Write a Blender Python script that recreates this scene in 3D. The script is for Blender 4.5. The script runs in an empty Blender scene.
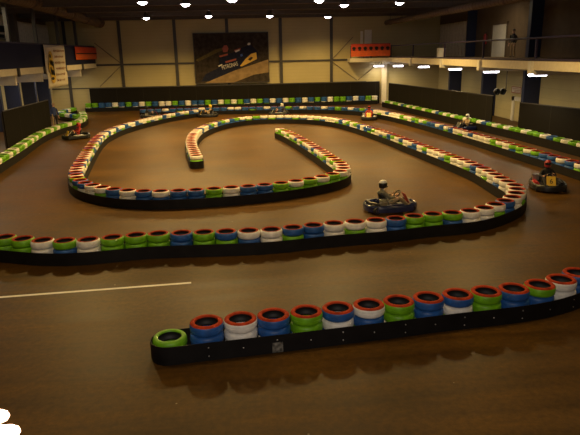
import bpy, bmesh, math, random
from mathutils import Vector, Matrix
random.seed(7)
C = bpy.context.scene.collection
PI = math.pi
sin, cos = math.sin, math.cos

# ------------------------------------------------------------------ materials
def mat(name, col, rough=.6, metal=0., var=.12, scale=6., emit=None, estr=0., bump=0., bscale=40., spec=.5, coat=0.):
    m = bpy.data.materials.new(name); m.use_nodes = True
    nt = m.node_tree; b = nt.nodes['Principled BSDF']
    b.inputs['Roughness'].default_value = rough
    b.inputs['Metallic'].default_value = metal
    b.inputs['Specular IOR Level'].default_value = spec
    b.inputs['Coat Weight'].default_value = coat
    tc = nt.nodes.new('ShaderNodeTexCoord')
    n = nt.nodes.new('ShaderNodeTexNoise'); n.inputs['Scale'].default_value = scale; n.inputs['Detail'].default_value = 5
    nt.links.new(tc.outputs['Object'], n.inputs['Vector'])
    r = nt.nodes.new('ShaderNodeValToRGB')
    r.color_ramp.elements[0].position = .3; r.color_ramp.elements[1].position = .72
    r.color_ramp.elements[0].color = (*[c*(1-var) for c in col], 1)
    r.color_ramp.elements[1].color = (*[min(1, c*(1+var)) for c in col], 1)
    nt.links.new(n.outputs['Fac'], r.inputs['Fac'])
    nt.links.new(r.outputs['Color'], b.inputs['Base Color'])
    if emit:
        b.inputs['Emission Color'].default_value = (*emit, 1); b.inputs['Emission Strength'].default_value = estr
    if bump:
        n2 = nt.nodes.new('ShaderNodeTexNoise'); n2.inputs['Scale'].default_value = bscale; n2.inputs['Detail'].default_value = 6
        nt.links.new(tc.outputs['Object'], n2.inputs['Vector'])
        bp = nt.nodes.new('ShaderNodeBump'); bp.inputs['Strength'].default_value = bump
        nt.links.new(n2.outputs['Fac'], bp.inputs['Height']); nt.links.new(bp.outputs['Normal'], b.inputs['Normal'])
    return m

def panel_mat(name, col, axis=2, period=.25, depth=.12, seam=(.3, .25, .18), rough=.55, spec=.3):
    """cladding with fine grooves across one axis"""
    m = mat(name, col, rough, var=.06, scale=.6, spec=spec)
    nt = m.node_tree; b = nt.nodes['Principled BSDF']
    tc = nt.nodes.new('ShaderNodeTexCoord'); sp = nt.nodes.new('ShaderNodeSeparateXYZ')
    nt.links.new(tc.outputs['Object'], sp.inputs[0])
    d = nt.nodes.new('ShaderNodeMath'); d.operation = 'DIVIDE'; d.inputs[1].default_value = period
    nt.links.new(sp.outputs[axis], d.inputs[0])
    f = nt.nodes.new('ShaderNodeMath'); f.operation = 'FRACT'; nt.links.new(d.outputs[0], f.inputs[0])
    g = nt.nodes.new('ShaderNodeMath'); g.operation = 'LESS_THAN'; g.inputs[1].default_value = depth
    nt.links.new(f.outputs[0], g.inputs[0])
    mx = nt.nodes.new('ShaderNodeMix'); mx.data_type = 'RGBA'
    src = b.inputs['Base Color'].links[0].from_socket
    nt.links.new(g.outputs[0], mx.inputs[0]); nt.links.new(src, mx.inputs[6])
    mx.inputs[7].default_value = (*seam, 1)
    nt.links.new(mx.outputs[2], b.inputs['Base Color'])
    return m

def floor_mat():
    m = mat('track_asphalt', (.1, .046, .005), .5, var=.34, scale=.35, bump=.3, bscale=28, spec=.2)
    nt = m.node_tree; b = nt.nodes['Principled BSDF']
    L = nt.links.new
    src = b.inputs['Base Color'].links[0].from_socket
    tc = nt.nodes.new('ShaderNodeTexCoord')
    mp = nt.nodes.new('ShaderNodeMapping'); mp.inputs['Scale'].default_value = (.25, 2.2, 1); mp.inputs['Rotation'].default_value = (0, 0, .12)
    L(tc.outputs['Object'], mp.inputs[0])
    n = nt.nodes.new('ShaderNodeTexNoise'); n.inputs['Scale'].default_value = 1.3; n.inputs['Detail'].default_value = 7; n.inputs['Roughness'].default_value = .65
    L(mp.outputs[0], n.inputs['Vector'])
    r = nt.nodes.new('ShaderNodeValToRGB'); r.color_ramp.elements[0].position = .35; r.color_ramp.elements[1].position = .7
    r.color_ramp.elements[0].color = (.5, .48, .46, 1); r.color_ramp.elements[1].color = (1.25, 1.23, 1.15, 1)
    L(n.outputs['Fac'], r.inputs[0])
    mu = nt.nodes.new('ShaderNodeMix'); mu.data_type = 'RGBA'; mu.blend_type = 'MULTIPLY'; mu.inputs[0].default_value = .75
    L(src, mu.inputs[6]); L(r.outputs[0], mu.inputs[7])
    n3 = nt.nodes.new('ShaderNodeTexNoise'); n3.inputs['Scale'].default_value = 9; n3.inputs['Detail'].default_value = 8; n3.inputs['Roughness'].default_value = .75
    L(tc.outputs['Object'], n3.inputs['Vector'])
    r3 = nt.nodes.new('ShaderNodeValToRGB'); r3.color_ramp.elements[0].position = .38; r3.color_ramp.elements[1].position = .66
    r3.color_ramp.elements[0].color = (.55, .53, .5, 1); r3.color_ramp.elements[1].color = (1.35, 1.33, 1.3, 1)
    L(n3.outputs['Fac'], r3.inputs[0])
    mu2 = nt.nodes.new('ShaderNodeMix'); mu2.data_type = 'RGBA'; mu2.blend_type = 'MULTIPLY'; mu2.inputs[0].default_value = .7
    L(mu.outputs[2], mu2.inputs[6]); L(r3.outputs[0], mu2.inputs[7])
    # scattered pale rubber crumbs and litter specks
    v = nt.nodes.new('ShaderNodeTexVoronoi'); v.inputs['Scale'].default_value = 1.7
    L(tc.outputs['Object'], v.inputs['Vector'])
    lt = nt.nodes.new('ShaderNodeMath'); lt.operation = 'LESS_THAN'; lt.inputs[1].default_value = .03
    L(v.outputs['Distance'], lt.inputs[0])
    mx = nt.nodes.new('ShaderNodeMix'); mx.data_type = 'RGBA'
    L(lt.outputs[0], mx.inputs[0]); L(mu2.outputs[2], mx.inputs[6]); mx.inputs[7].default_value = (.3, .24, .16, 1)
    L(mx.outputs[2], b.inputs['Base Color'])
    rr = nt.nodes.new('ShaderNodeMapRange'); rr.inputs[3].default_value = .36; rr.inputs[4].default_value = .58
    L(n.outputs['Fac'], rr.inputs[0]); L(rr.outputs[0], b.inputs['Roughness'])
    return m

M = {}
M['floor'] = floor_mat()
M['line'] = mat('line_paint', (.86, .82, .74), .6, var=.12, scale=4)
M['wall'] = panel_mat('cream_cladding', (.5, .42, .22), 2, .3, .07, (.44, .36, .19))
M['wallv'] = panel_mat('cream_side_cladding', (.56, .48, .26), 2, .6, .03, (.44, .37, .2))
M['upwall'] = mat('brown_board', (.13, .09, .055), .8, scale=2, spec=.2)
M['steel'] = mat('dark_steel', (.05, .045, .045), .5)
M['navy'] = mat('navy_paint', (.011, .014, .05), .7, spec=.25)
M['navycol'] = mat('navy_column_paint', (.012, .018, .06), .6)
M['white'] = mat('white_paint', (.78, .74, .64), .5, var=.05)
M['beamw'] = mat('cream_beam_paint', (.75, .66, .48), .5, var=.06)
M['rail'] = mat('violet_rail_paint', (.035, .025, .06), .4)
M['ceil'] = mat('roof_deck', (.035, .03, .032), .9, scale=1, spec=.2)
M['beam'] = mat('roof_beam_paint', (.13, .1, .08), .7)
M['duct'] = panel_mat('duct_sheet', (.15, .105, .07), 1, .5, .14, (.07, .05, .035), .7)
M['corr'] = mat('corrugated_metal', (.5, .44, .32), .45, .3)
M['fence'] = panel_mat('black_boarding', (.012, .01, .008), 0, 2.4, .012, (.03, .026, .022), .85, .12)
M['band'] = mat('black_belt_rubber', (.008, .007, .007), .55, var=.4, scale=3, bump=.15, bscale=9, spec=.25)
M['bolt'] = mat('zinc_bolt', (.6, .58, .55), .35, .9)
M['scuff'] = mat('scuffed_splice', (.16, .15, .13), .5, var=.95, scale=14)
M['blue'] = mat('tyre_paint_blue', (.018, .095, .33), .5, var=.3, scale=8, coat=.15)
M['green'] = mat('tyre_paint_green', (.16, .42, .006), .5, var=.25, scale=8, coat=.15)
M['whitet'] = mat('tyre_paint_white', (.86, .82, .74), .5, var=.14, scale=8, coat=.15)
M['red'] = mat('tyre_paint_red', (.42, .042, .01), .75, spec=.15, var=.35, scale=9)
M['redw'] = mat('worn_tyre_paint_red', (.33, .034, .01), .75, spec=.15, var=.4, scale=9)
M['rubber'] = mat('tyre_rubber', (.012, .011, .011), .6, var=.3)
M['plast'] = mat('black_plastic', (.012, .012, .014), .35, var=.3)
M['bluep'] = mat('dark_blue_plastic', (.012, .018, .075), .28, var=.2, coat=.4)
M['yellow'] = mat('yellow_panel', (.8, .5, .03), .45, var=.06)
M['chrome'] = mat('bare_metal', (.55, .53, .5), .3, .9)
M['redp'] = mat('red_plastic', (.35, .02, .02), .4)
M['whitep'] = mat('white_plastic', (.75, .74, .72), .35, var=.05)
M['skin'] = mat('skin', (.62, .36, .25), .5, var=.08, scale=30)
M['grey'] = mat('olive_grey_cloth', (.17, .16, .12), .85)
M['black'] = mat('black_cloth', (.014, .013, .015), .85)
M['redc'] = mat('red_cloth', (.4, .03, .02), .85)
M['bluec'] = mat('blue_cloth', (.03, .05, .15), .85)
M['tan'] = mat('tan_cloth', (.38, .27, .15), .85)
M['hair'] = mat('brown_hair', (.05, .03, .02), .6)
M['visor'] = mat('dark_visor', (.01, .01, .012), .12)
M['eye'] = mat('eye_dark', (.02, .015, .01), .3)
M['lens'] = mat('lit_lamp_lens', (.9, .9, .95), .4, emit=(1, .9, .95), estr=28)
M['tube'] = mat('lit_fluorescent_tube', (.9, .9, .95), .4, emit=(.97, .93, 1), estr=7)
M['lampb'] = mat('lamp_housing', (.12, .11, .11), .4, .6)
M['refl'] = mat('lamp_reflector', (.5, .48, .45), .3, .8)
M['redban'] = mat('red_vinyl', (.6, .055, .015), .5)
M['orange'] = mat('orange_vinyl', (.72, .12, .02), .5)
M['darkp'] = mat('poster_dark_brown', (.045, .034, .026), .8, spec=.15, var=.5, scale=3)  # dark brown ground print of the poster
M['ptrack'] = mat('poster_track_tan', (.3, .2, .1), .8, spec=.15, var=.25, scale=2)
M['pnavy'] = mat('poster_navy', (.016, .018, .04), .8, spec=.15, var=.3)
M['polive'] = mat('poster_olive', (.11, .085, .03), .8, spec=.15, var=.3)
M['pred'] = mat('poster_red', (.35, .07, .04), .6)
M['pyel'] = mat('poster_yellow', (.7, .42, .06), .6)
M['pwhite'] = mat('poster_white', (.75, .7, .6), .6)
M['pblue'] = mat('poster_blue', (.04, .1, .4), .6)
M['cloth'] = mat('banner_cloth', (.78, .68, .5), .8, var=.06)
M['ink'] = mat('banner_ink', (.6, .38, .24), .8)

# ------------------------------------------------------------------ mesh builder
class MB:
    def __init__(s): s.v = []; s.f = []; s.m = []
    def add(s, vs, fs, mi=0, T=None):
        b = len(s.v)
        s.v += [tuple(T @ Vector(p)) if T else tuple(p) for p in vs]
        s.f += [tuple(i + b for i in f) for f in fs]; s.m += [mi]*len(fs)
    def box(s, x0, x1, y0, y1, z0, z1, mi=0, T=None, bev=0.):
        if bev <= 0:
            vs = [(x, y, z) for z in (z0, z1) for y in (y0, y1) for x in (x0, x1)]
            fs = [(0,2,3,1),(4,5,7,6),(0,1,5,4),(2,6,7,3),(0,4,6,2),(1,3,7,5)]
            s.add(vs, fs, mi, T)
        else:
            bm = bmesh.new(); bmesh.ops.create_cube(bm, size=1)
            for v in bm.verts:
                v.co = ((x0+x1)/2+v.co.x*(x1-x0), (y0+y1)/2+v.co.y*(y1-y0), (z0+z1)/2+v.co.z*(z1-z0))
            bmesh.ops.bevel(bm, geom=bm.edges[:], offset=bev, segments=2, affect='EDGES')
            bm.verts.ensure_lookup_table()
            s.add([v.co[:] for v in bm.verts], [[v.index for v in f.verts] for f in bm.faces], mi, T); bm.free()
    def lathe(s, prof, seg=24, mi=0, T=None, closed=False, mis=None):
        n = len(prof); vs = []
        for k in range(seg):
            a = 2*PI*k/seg
            vs += [(r*cos(a), r*sin(a), z) for r, z in prof]
        nn = n if closed else n-1
        for j in range(nn):
            fs = []
            for k in range(seg):
                a, b = k*n, ((k+1) % seg)*n; j2 = (j+1) % n
                fs.append((a+j, b+j, b+j2, a+j2))
            if j == 0: base = len(s.v); s.v += [tuple(T @ Vector(p)) if T else p for p in vs]
            s.f += [tuple(i+base for i in f) for f in fs]; s.m += [(mis[j] if mis else mi)]*len(fs)
    def tube(s, pts, r, seg=10, mi=0, T=None, cap=True, closed=False):
        pts = [Vector(p) for p in pts]; n = len(pts)
        rs = r if isinstance(r, (list, tuple)) else [r]*n
        vs = []; fs = []; up = Vector((0, 0, 1))
        for i, p in enumerate(pts):
            if closed: d = pts[(i+1) % n]-pts[i-1]
            else: d = pts[min(i+1, n-1)]-pts[max(i-1, 0)]
            d.normalize()
            u = d.cross(up)
            if u.length < .05: u = d.cross(Vector((1, 0, 0)))
            u.normalize(); w = u.cross(d)
            for k in range(seg):
                a = 2*PI*k/seg; vs.append(p+u*cos(a)*rs[i]+w*sin(a)*rs[i])
        for i in range(n if closed else n-1):
            for k in range(seg):
                k2 = (k+1) % seg; i2 = (i+1) % n
                fs.append((i*seg+k, i*seg+k2, i2*seg+k2, i2*seg+k))
        if cap and not closed:
            fs.append(tuple(range(seg-1, -1, -1))); fs.append(tuple((n-1)*seg+k for k in range(seg)))
        s.add(vs, fs, mi, T)
    def ball(s, c, r, mi=0, T=None, seg=14, rings=9, sc=(1, 1, 1)):
        pr = [(r*sin(PI*i/rings), -r*cos(PI*i/rings)) for i in range(rings+1)]
        pr[0] = (1e-4, -r); pr[-1] = (1e-4, r)
        T2 = Matrix.Translation(c) @ Matrix.Diagonal((*sc, 1))
        s.lathe(pr, seg, mi, (T @ T2) if T else T2)
    def mesh(s, name, mats, smooth=None):
        me = bpy.data.meshes.new(name); me.from_pydata(s.v, [], s.f)
        for m in mats: me.materials.append(m)
        me.polygons.foreach_set('material_index', s.m)
        if smooth is not None:
            me.polygons.foreach_set('use_smooth', [True]*len(s.f))
            me.set_sharp_from_angle(angle=math.radians(smooth))
        bm = bmesh.new(); bm.from_mesh(me); bmesh.ops.recalc_face_normals(bm, faces=bm.faces[:]); bm.to_mesh(me); bm.free()
        me.update(); return me
    def build(s, name, mats, parent=None, smooth=None, loc=None):
        if not isinstance(mats, (list, tuple)): mats = [mats]
        o = bpy.data.objects.new(name, s.mesh(name, mats, smooth)); C.objects.link(o)
        if parent: o.parent = parent
        if loc: o.location = loc
        return o

def tag(o, label, cat, group=None, kind=None):
    o['label'] = label; o['category'] = cat
    if group: o['group'] = group
    if kind: o['kind'] = kind
    return o
def thing(name, label, cat, loc=(0, 0, 0), rz=0, group=None):
    o = bpy.data.objects.new(name, None); C.objects.link(o); o.empty_display_size = .1
    o.location = loc; o.rotation_euler = (0, 0, rz); return tag(o, label, cat, group)
def struct(o): o['kind'] = 'structure'; return o
def dup(o, parent=None):
    c = o.copy(); C.objects.link(c)
    if parent: c.parent = parent
    for ch in o.children: dup(ch, c)
    return c
def text_shape(body, size):
    """outline of lettering as (verts, faces) in the xy plane, centred"""
    cu = bpy.data.curves.new('t', 'FONT'); cu.body = body; cu.size = size; cu.align_x = 'CENTER'; cu.align_y = 'CENTER'; cu.extrude = .001
    o = bpy.data.objects.new('t', cu); C.objects.link(o)
    dg = bpy.context.evaluated_depsgraph_get(); me = o.evaluated_get(dg).to_mesh()
    vs = [v.co[:] for v in me.vertices]; fs = [list(p.vertices) for p in me.polygons]
    o.evaluated_get(dg).to_mesh_clear(); bpy.data.objects.remove(o); bpy.data.curves.remove(cu)
    return vs, fs
def ordinal(n):
    one = ['', 'first', 'second', 'third', 'fourth', 'fifth', 'sixth', 'seventh', 'eighth', 'ninth', 'tenth', 'eleventh', 'twelfth', 'thirteenth', 'fourteenth', 'fifteenth', 'sixteenth', 'seventeenth', 'eighteenth', 'nineteenth']
    ten = ['', '', 'twent', 'thirt', 'fort', 'fift', 'sixt']
    if n < 20: return one[n]
    t, u = divmod(n, 10)
    return ten[t]+'ieth' if u == 0 else ten[t]+'y-'+one[u]
def area(name, loc, rot, size, size_y, power, col):
    l = bpy.data.lights.new(name, 'AREA'); l.shape = 'RECTANGLE'; l.size = size; l.size_y = size_y; l.energy = power; l.color = col
    o = bpy.data.objects.new(name, l); C.objects.link(o); o.location = loc; o.rotation_euler = rot; return o

# ------------------------------------------------------------------ camera
HC = 4.8
cam = bpy.data.cameras.new('camera'); cam.lens = 36; cam.sensor_width = 36; cam.clip_start = .05; cam.clip_end = 300
co = bpy.data.objects.new('camera', cam); C.objects.link(co); bpy.context.scene.camera = co
p_, y_, r_ = [math.radians(a) for a in (15.84, 4.154, -1.203)]
fwd = Vector((sin(y_)*cos(p_), cos(y_)*cos(p_), -sin(p_))); rt = Vector((cos(y_), -sin(y_), 0)); up = rt.cross(fwd)
r2 = rt*cos(r_)+up*sin(r_); u2 = -rt*sin(r_)+up*cos(r_)
co.matrix_world = Matrix(((r2.x, u2.x, -fwd.x, 0), (r2.y, u2.y, -fwd.y, 0), (r2.z, u2.z, -fwd.z, HC), (0, 0, 0, 1)))
def pix(P):
    d = Vector(P)-Vector((0, 0, HC)); z = d.dot(fwd)
    return 290+580*d.dot(r2)/z, 217.5-580*d.dot(u2)/z, z
PATHS = {
 'A': [(-1.39,8.76),(-0.78,8.85),(-0.22,8.91),(0.34,8.98),(0.90,9.05),(1.46,9.13),(2.01,9.20),(2.57,9.28),(3.13,9.37),(3.69,9.44),(4.25,9.50),(4.80,9.57),(5.35,9.69),(5.88,9.89),(6.37,10.17),(6.93,10.36),(7.50,10.50),(8.07,10.60)],
 'B1': [(-7.16,14.49),(-6.61,14.37),(-6.07,14.22),(-5.56,14.01),(-5.03,13.82),(-4.48,13.71),(-3.92,13.72),(-3.37,13.82),(-2.82,13.93),(-2.27,13.96),(-1.71,13.95),(-1.15,13.92),(-0.59,13.90),(-0.03,13.89),(0.53,13.91),(1.08,14.01),(1.62,14.13),(2.17,14.23),(2.73,14.29),(3.29,14.34),(3.84,14.44),(4.37,14.59),(4.92,14.71),(5.48,14.76),(6.02,14.87),(6.52,15.12),(6.98,15.44),(7.42,15.79),(7.82,16.18),(8.14,16.63),(8.40,17.13),(8.58,17.66)],
 'B2': [(8.60,18.24),(8.63,18.81),(8.66,19.39),(8.70,19.97),(8.72,20.54),(8.71,21.12),(8.67,21.70),(8.62,22.27),(8.55,22.84),(8.49,23.42),(8.42,23.99),(8.36,24.56),(8.29,25.14),(8.23,25.71),(8.16,26.28),(8.09,26.86),(8.03,27.43),(7.96,28.00),(7.90,28.58),(7.84,29.15),(7.77,29.72),(7.70,30.30),(7.62,30.87),(7.54,31.44),(7.45,32.01),(7.36,32.58),(7.26,33.15),(7.16,33.72),(7.06,34.29),(6.96,34.85),(6.85,35.42),(6.73,35.98),(6.61,36.55),(6.47,37.11),(6.30,37.66),(6.12,38.21),(5.90,38.74),(5.64,39.25),(5.32,39.74),(4.95,40.18),(4.53,40.57),(4.06,40.91),(3.55,41.19),(3.02,41.40),(2.46,41.54),(1.89,41.62),(1.31,41.62),(0.75,41.51),(0.21,41.30),(-0.27,40.98),(-0.67,40.56),(-1.02,40.11),(-1.33,39.62),(-1.61,39.11),(-1.85,38.59),(-2.08,38.06),(-2.27,37.51),(-2.42,36.96),(-2.56,36.40),(-2.67,35.83),(-2.77,35.26),(-2.84,34.69),(-2.89,34.12),(-2.93,33.54),(-2.94,32.96),(-2.95,32.39),(-2.94,31.81),(-2.91,31.23),(-2.88,30.66),(-2.83,30.08),(-2.78,29.51),(-2.72,28.93),(-2.65,28.36),(-2.57,27.79),(-2.48,27.22),(-2.40,26.65),(-2.31,26.08),(-2.22,25.51)],
 'C': [(1.98,34.01),(2.12,33.45),(2.25,32.89),(2.37,32.33),(2.48,31.76),(2.59,31.19),(2.68,30.62),(2.77,30.05),(2.85,29.48),(2.93,28.91),(3.01,28.34),(3.09,27.77),(3.16,27.20),(3.24,26.63),(3.31,26.05),(3.38,25.48),(3.44,24.91),(3.50,24.33),(3.57,23.76),(3.63,23.19),(3.69,22.61),(3.70,22.04),(3.63,21.47),(3.42,20.93),(3.07,20.47),(2.63,20.10),(2.15,19.79),(1.64,19.51),(1.11,19.28),(0.56,19.11),(0.00,18.97),(-0.56,18.87),(-1.13,18.78),(-1.71,18.72),(-2.28,18.69),(-2.86,18.72),(-3.42,18.82),(-3.97,19.02),(-4.47,19.29),(-4.93,19.64),(-5.35,20.04),(-5.72,20.48),(-6.02,20.97),(-6.27,21.49),(-6.46,22.04),(-6.61,22.60),(-6.74,23.16),(-6.85,23.72),(-6.94,24.29),(-7.04,24.86),(-7.13,25.43),(-7.22,26.00),(-7.31,26.57),(-7.39,27.14),(-7.48,27.71),(-7.57,28.28),(-7.65,28.85),(-7.74,29.42),(-7.82,29.99),(-7.90,30.56),(-7.98,31.14),(-8.05,31.71),(-8.12,32.28),(-8.17,32.86),(-8.22,33.43),(-8.25,34.01),(-8.26,34.58),(-8.25,35.16),(-8.23,35.74),(-8.19,36.31),(-8.14,36.89),(-8.07,37.46),(-7.99,38.03),(-7.89,38.60),(-7.77,39.16),(-7.63,39.72),(-7.48,40.28),(-7.31,40.83),(-7.14,41.38),(-6.95,41.93),(-6.75,42.47),(-6.55,43.01),(-6.34,43.54),(-6.10,44.07),(-5.85,44.59),(-5.57,45.10),(-5.28,45.59),(-4.98,46.08),(-4.67,46.57),(-4.34,47.04),(-4.00,47.51)],
 'D': [(-8.39,49.27),(-7.79,49.28),(-7.19,49.29),(-6.58,49.29),(-5.98,49.29),(-5.38,49.28),(-4.78,49.26),(-4.18,49.24),(-3.58,49.21),(-2.98,49.18),(-2.37,49.14),(-1.77,49.09),(-1.18,49.04),(-0.58,48.98),(0.02,48.91),(0.62,48.84),(1.22,48.75),(1.81,48.67),(2.40,48.56),(2.99,48.45),(3.58,48.32),(4.17,48.18),(4.75,48.01),(5.32,47.83),(5.88,47.61),(6.43,47.37),(6.96,47.08),(7.47,46.76),(7.94,46.39),(8.37,45.97),(8.76,45.51),(9.09,45.01),(9.38,44.48),(9.62,43.93),(9.83,43.36),(10.01,42.79),(10.17,42.21),(10.32,41.62),(10.45,41.04),(10.57,40.45),(10.68,39.86),(10.78,39.26),(10.88,38.67),(10.97,38.07),(11.06,37.48),(11.14,36.88),(11.22,36.28),(11.29,35.69),(11.36,35.09),(11.43,34.49),(11.50,33.89),(11.56,33.30),(11.62,32.70),(11.68,32.10),(11.74,31.50),(11.79,30.90),(11.85,30.30),(11.90,29.70),(11.95,29.10),(12.00,28.50),(12.05,27.90),(12.09,27.30),(12.14,26.70),(12.19,26.10),(12.23,25.50),(12.28,24.90),(12.33,24.30),(12.38,23.70),(12.43,23.10),(12.48,22.50),(12.53,21.90),(12.57,21.30),(12.61,20.70),(12.64,20.10),(12.68,19.50),(12.72,18.90),(12.75,18.30),(12.79,17.70),(12.83,17.09),(12.86,16.49),(12.90,15.89),(12.94,15.29),(12.97,14.69),(13.01,14.09)],
 'E': [(12.50,51.70),(12.57,51.10),(12.65,50.50),(12.73,49.90),(12.81,49.30),(12.88,48.70),(12.96,48.10),(13.03,47.50),(13.11,46.90),(13.18,46.30),(13.25,45.70),(13.32,45.10),(13.38,44.50),(13.45,43.90),(13.52,43.30),(13.59,42.70),(13.65,42.10),(13.72,41.50),(13.79,40.90),(13.85,40.30),(13.92,39.70),(13.98,39.09),(14.04,38.49),(14.10,37.89),(14.17,37.29),(14.23,36.69),(14.29,36.09),(14.36,35.49),(14.42,34.89),(14.49,34.29),(14.56,33.69),(14.63,33.09),(14.71,32.49),(14.79,31.89),(14.85,31.29),(14.91,30.68),(14.97,30.08),(15.02,29.48),(15.06,28.88),(15.10,28.27),(15.14,27.67),(15.18,27.07),(15.22,26.46),(15.26,25.86),(15.30,25.26),(15.34,24.65),(15.38,24.05),(15.43,23.45),(15.47,22.85),(15.52,22.24),(15.56,21.64),(15.60,21.04),(15.63,20.43),(15.66,19.83),(15.69,19.23),(15.72,18.62),(15.75,18.02),(15.78,17.42),(15.81,16.81),(15.84,16.21),(15.87,15.60),(15.90,15.00)],
 'G': [(-10.20,15.00),(-10.25,15.59),(-10.29,16.19),(-10.34,16.78),(-10.38,17.38),(-10.43,17.97),(-10.48,18.57),(-10.52,19.16),(-10.57,19.76),(-10.61,20.35),(-10.66,20.95),(-10.70,21.54),(-10.75,22.14),(-10.79,22.73),(-10.84,23.33),(-10.89,23.92),(-10.94,24.52),(-10.99,25.11),(-11.04,25.71),(-11.10,26.30),(-11.16,26.89),(-11.22,27.49),(-11.28,28.08),(-11.35,28.67),(-11.42,29.27),(-11.49,29.86),(-11.57,30.45),(-11.65,31.04),(-11.74,31.63),(-11.82,32.22),(-11.90,32.81),(-11.98,33.41),(-12.06,34.00),(-12.13,34.59),(-12.19,35.18),(-12.23,35.78),(-12.26,36.37),(-12.28,36.97),(-12.29,37.57),(-12.28,38.16),(-12.25,38.76),(-12.19,39.35),(-12.11,39.95),(-11.98,40.53),(-11.86,41.11),(-11.79,41.70),(-11.75,42.30),(-11.78,42.89),(-11.84,43.49),(-11.93,44.08),(-12.04,44.67),(-12.16,45.25),(-12.30,45.83),(-12.46,46.40),(-12.63,46.97),(-12.81,47.55),(-12.99,48.11),(-13.16,48.69)],
 'H': [(-12.75,45.90),(-13.04,46.42),(-13.39,46.89),(-13.86,47.25),(-14.26,47.68),(-14.56,48.19),(-14.82,48.72),(-15.02,49.28),(-15.14,49.86),(-15.19,50.45),(-15.20,51.04),(-15.16,51.63),(-15.08,52.21),(-15.00,52.80)],
 'F': [(-14.20,54.85),(-13.60,54.85),(-13.00,54.85),(-12.40,54.85),(-11.80,54.85),(-11.20,54.85),(-10.60,54.85),(-10.00,54.85),(-9.40,54.85),(-8.80,54.85),(-8.20,54.85),(-7.60,54.85),(-7.00,54.85),(-6.40,54.85),(-5.80,54.85),(-5.20,54.85),(-4.60,54.85),(-4.00,54.85),(-3.40,54.85),(-2.80,54.85),(-2.20,54.85),(-1.60,54.85),(-1.00,54.85),(-0.40,54.85),(0.20,54.85),(0.80,54.85),(1.40,54.85),(2.00,54.85),(2.60,54.85),(3.20,54.85),(3.80,54.85),(4.40,54.85),(5.00,54.85),(5.60,54.85),(6.20,54.85),(6.80,54.85),(7.40,54.85),(8.00,54.85),(8.60,54.85),(9.20,54.85),(9.80,54.85),(10.40,54.85),(11.00,54.85),(11.60,54.85),(12.20,54.85)],
}
# ------------------------------------------------------------------ the hall
YB = 55.5; XL = -17.4; XR = 18.5; ZT = 8.5; Y0 = -7
def sbox(name, *a, m='white', **k):
    b = MB(); b.box(*a, **k); return struct(b.build(name, M[m]))
sbox('floor', XL-.3, XR+.3, Y0-.3, YB+.3, -.2, 0, m='floor')
sbox('wall_back', XL-.3, XR+.3, YB, YB+.25, 0, ZT, m='wall')
sbox('wall_left', XL-.25, XL, Y0, YB, 0, ZT, m='wallv')
sbox('wall_right', XR, XR+.25, Y0, YB, 0, ZT, m='wallv')
sbox('wall_front', XL-.3, XR+.3, Y0-.25, Y0, 0, ZT, m='wallv')
sbox('ceiling', XL-.3, XR+.3, Y0-.3, YB+.3, ZT, ZT+.2, m='ceil')
for k in range(12):
    y = 54.2-5*k
    b = MB(); b.box(XL, XR, y-.15, y+.15, 7.82, 7.86); b.box(XL, XR, y-.03, y+.03, 7.86, 8.46); b.box(XL, XR, y-.15, y+.15, 8.46, 8.5)
    struct(b.build('roof_beam', M['beam']))
# gallery that the photograph is taken from
sbox('viewing_gallery_floor', XL, XR, Y0, .44, 3.05, 3.2, m='upwall')
sbox('viewing_gallery_parapet', XL, XR, .34, .44, 3.2, 4.40, m='navy')
# steel frame of the back wall
for x in (-15.75, -10.95, -6.05, -1.35, 3.5, 8.18):
    b = MB(); b.box(x-.14, x+.14, YB-.16, YB-.14, 0, ZT); b.box(x-.05, x+.05, YB-.14, YB, 0, ZT); struct(b.build('wall_column', M['steel']))
b = MB(); b.box(XL, 9.7, YB-.1, YB, 4.0, 4.16); struct(b.build('wall_rail', M['steel']))
b = MB(); b.box(XL, 11.5, YB-.1, YB, 2.02, 2.1); struct(b.build('wall_rail', M['steel']))
for x0, x1, z0, z1 in ((-13.2, -11.1, 6.0, 4.25), (-13.1, -11.1, 2.2, 3.95), (8.3, 10.2, 4.2, 6.1), (8.3, 10.6, 3.9, 2.2), (12.9, 10.7, 3.9, 2.2)):
    b = MB(); b.tube([(x0, YB-.12, z0), (x1, YB-.12, z1)], .025, 8); struct(b.build('wall_brace', M['beam']))
b = MB(); b.box(12.95, 13.4, YB-.3, YB-.02, 0, 4.0); struct(b.build('corner_column', M['beamw']))

# --- left gallery
b = MB(); b.box(XL, -13.32, Y0, YB, 4.0, 4.22); struct(b.build('left_gallery_floor', M['upwall']))
b = MB(); b.box(-13.36, -13.24, 10, YB, 3.86, 4.24); struct(b.build('trim_left', M['beamw']))
par = thing('gallery_parapet', 'dark navy panelled parapet along the left gallery', 'parapet', (-13.28, 10, 4.24))
b = MB(); b.box(-.03, .03, 0, 45.4, 0, 1.42); b.build('panel', M['navy'], par)
b = MB(); b.box(-.04, .05, 0, 45.4, 1.42, 1.5, bev=.01); b.build('top_rail', M['rail'], par)
for k, y in enumerate((14, 20, 26, 31.2, 36.3, 41.0, 45.8, 50.6)):
    b = MB(); b.box(-.1, .1, -.1, .1, 4.22, ZT); o = struct(b.build('gallery_post', M['steel'])); o.location = (-13.5, y, 0)
    b = MB(); b.box(XL, -13.4, y-.12, y+.12, 3.28, 4.0); struct(b.build('gallery_beam', M['beamw']))
    b = MB(); b.box(-13.24, -13.12, y-.11, y+.11, 3.78, 4.26); struct(b.build('beam_bracket', M['steel']))
for k in range(12):
    y = 51.6-3.4*k
    b = MB(); b.box(XL, XL+1.0, y-.16, y+.16, 0, 4.0); struct(b.build('wall_column', M['navycol']))
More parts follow.
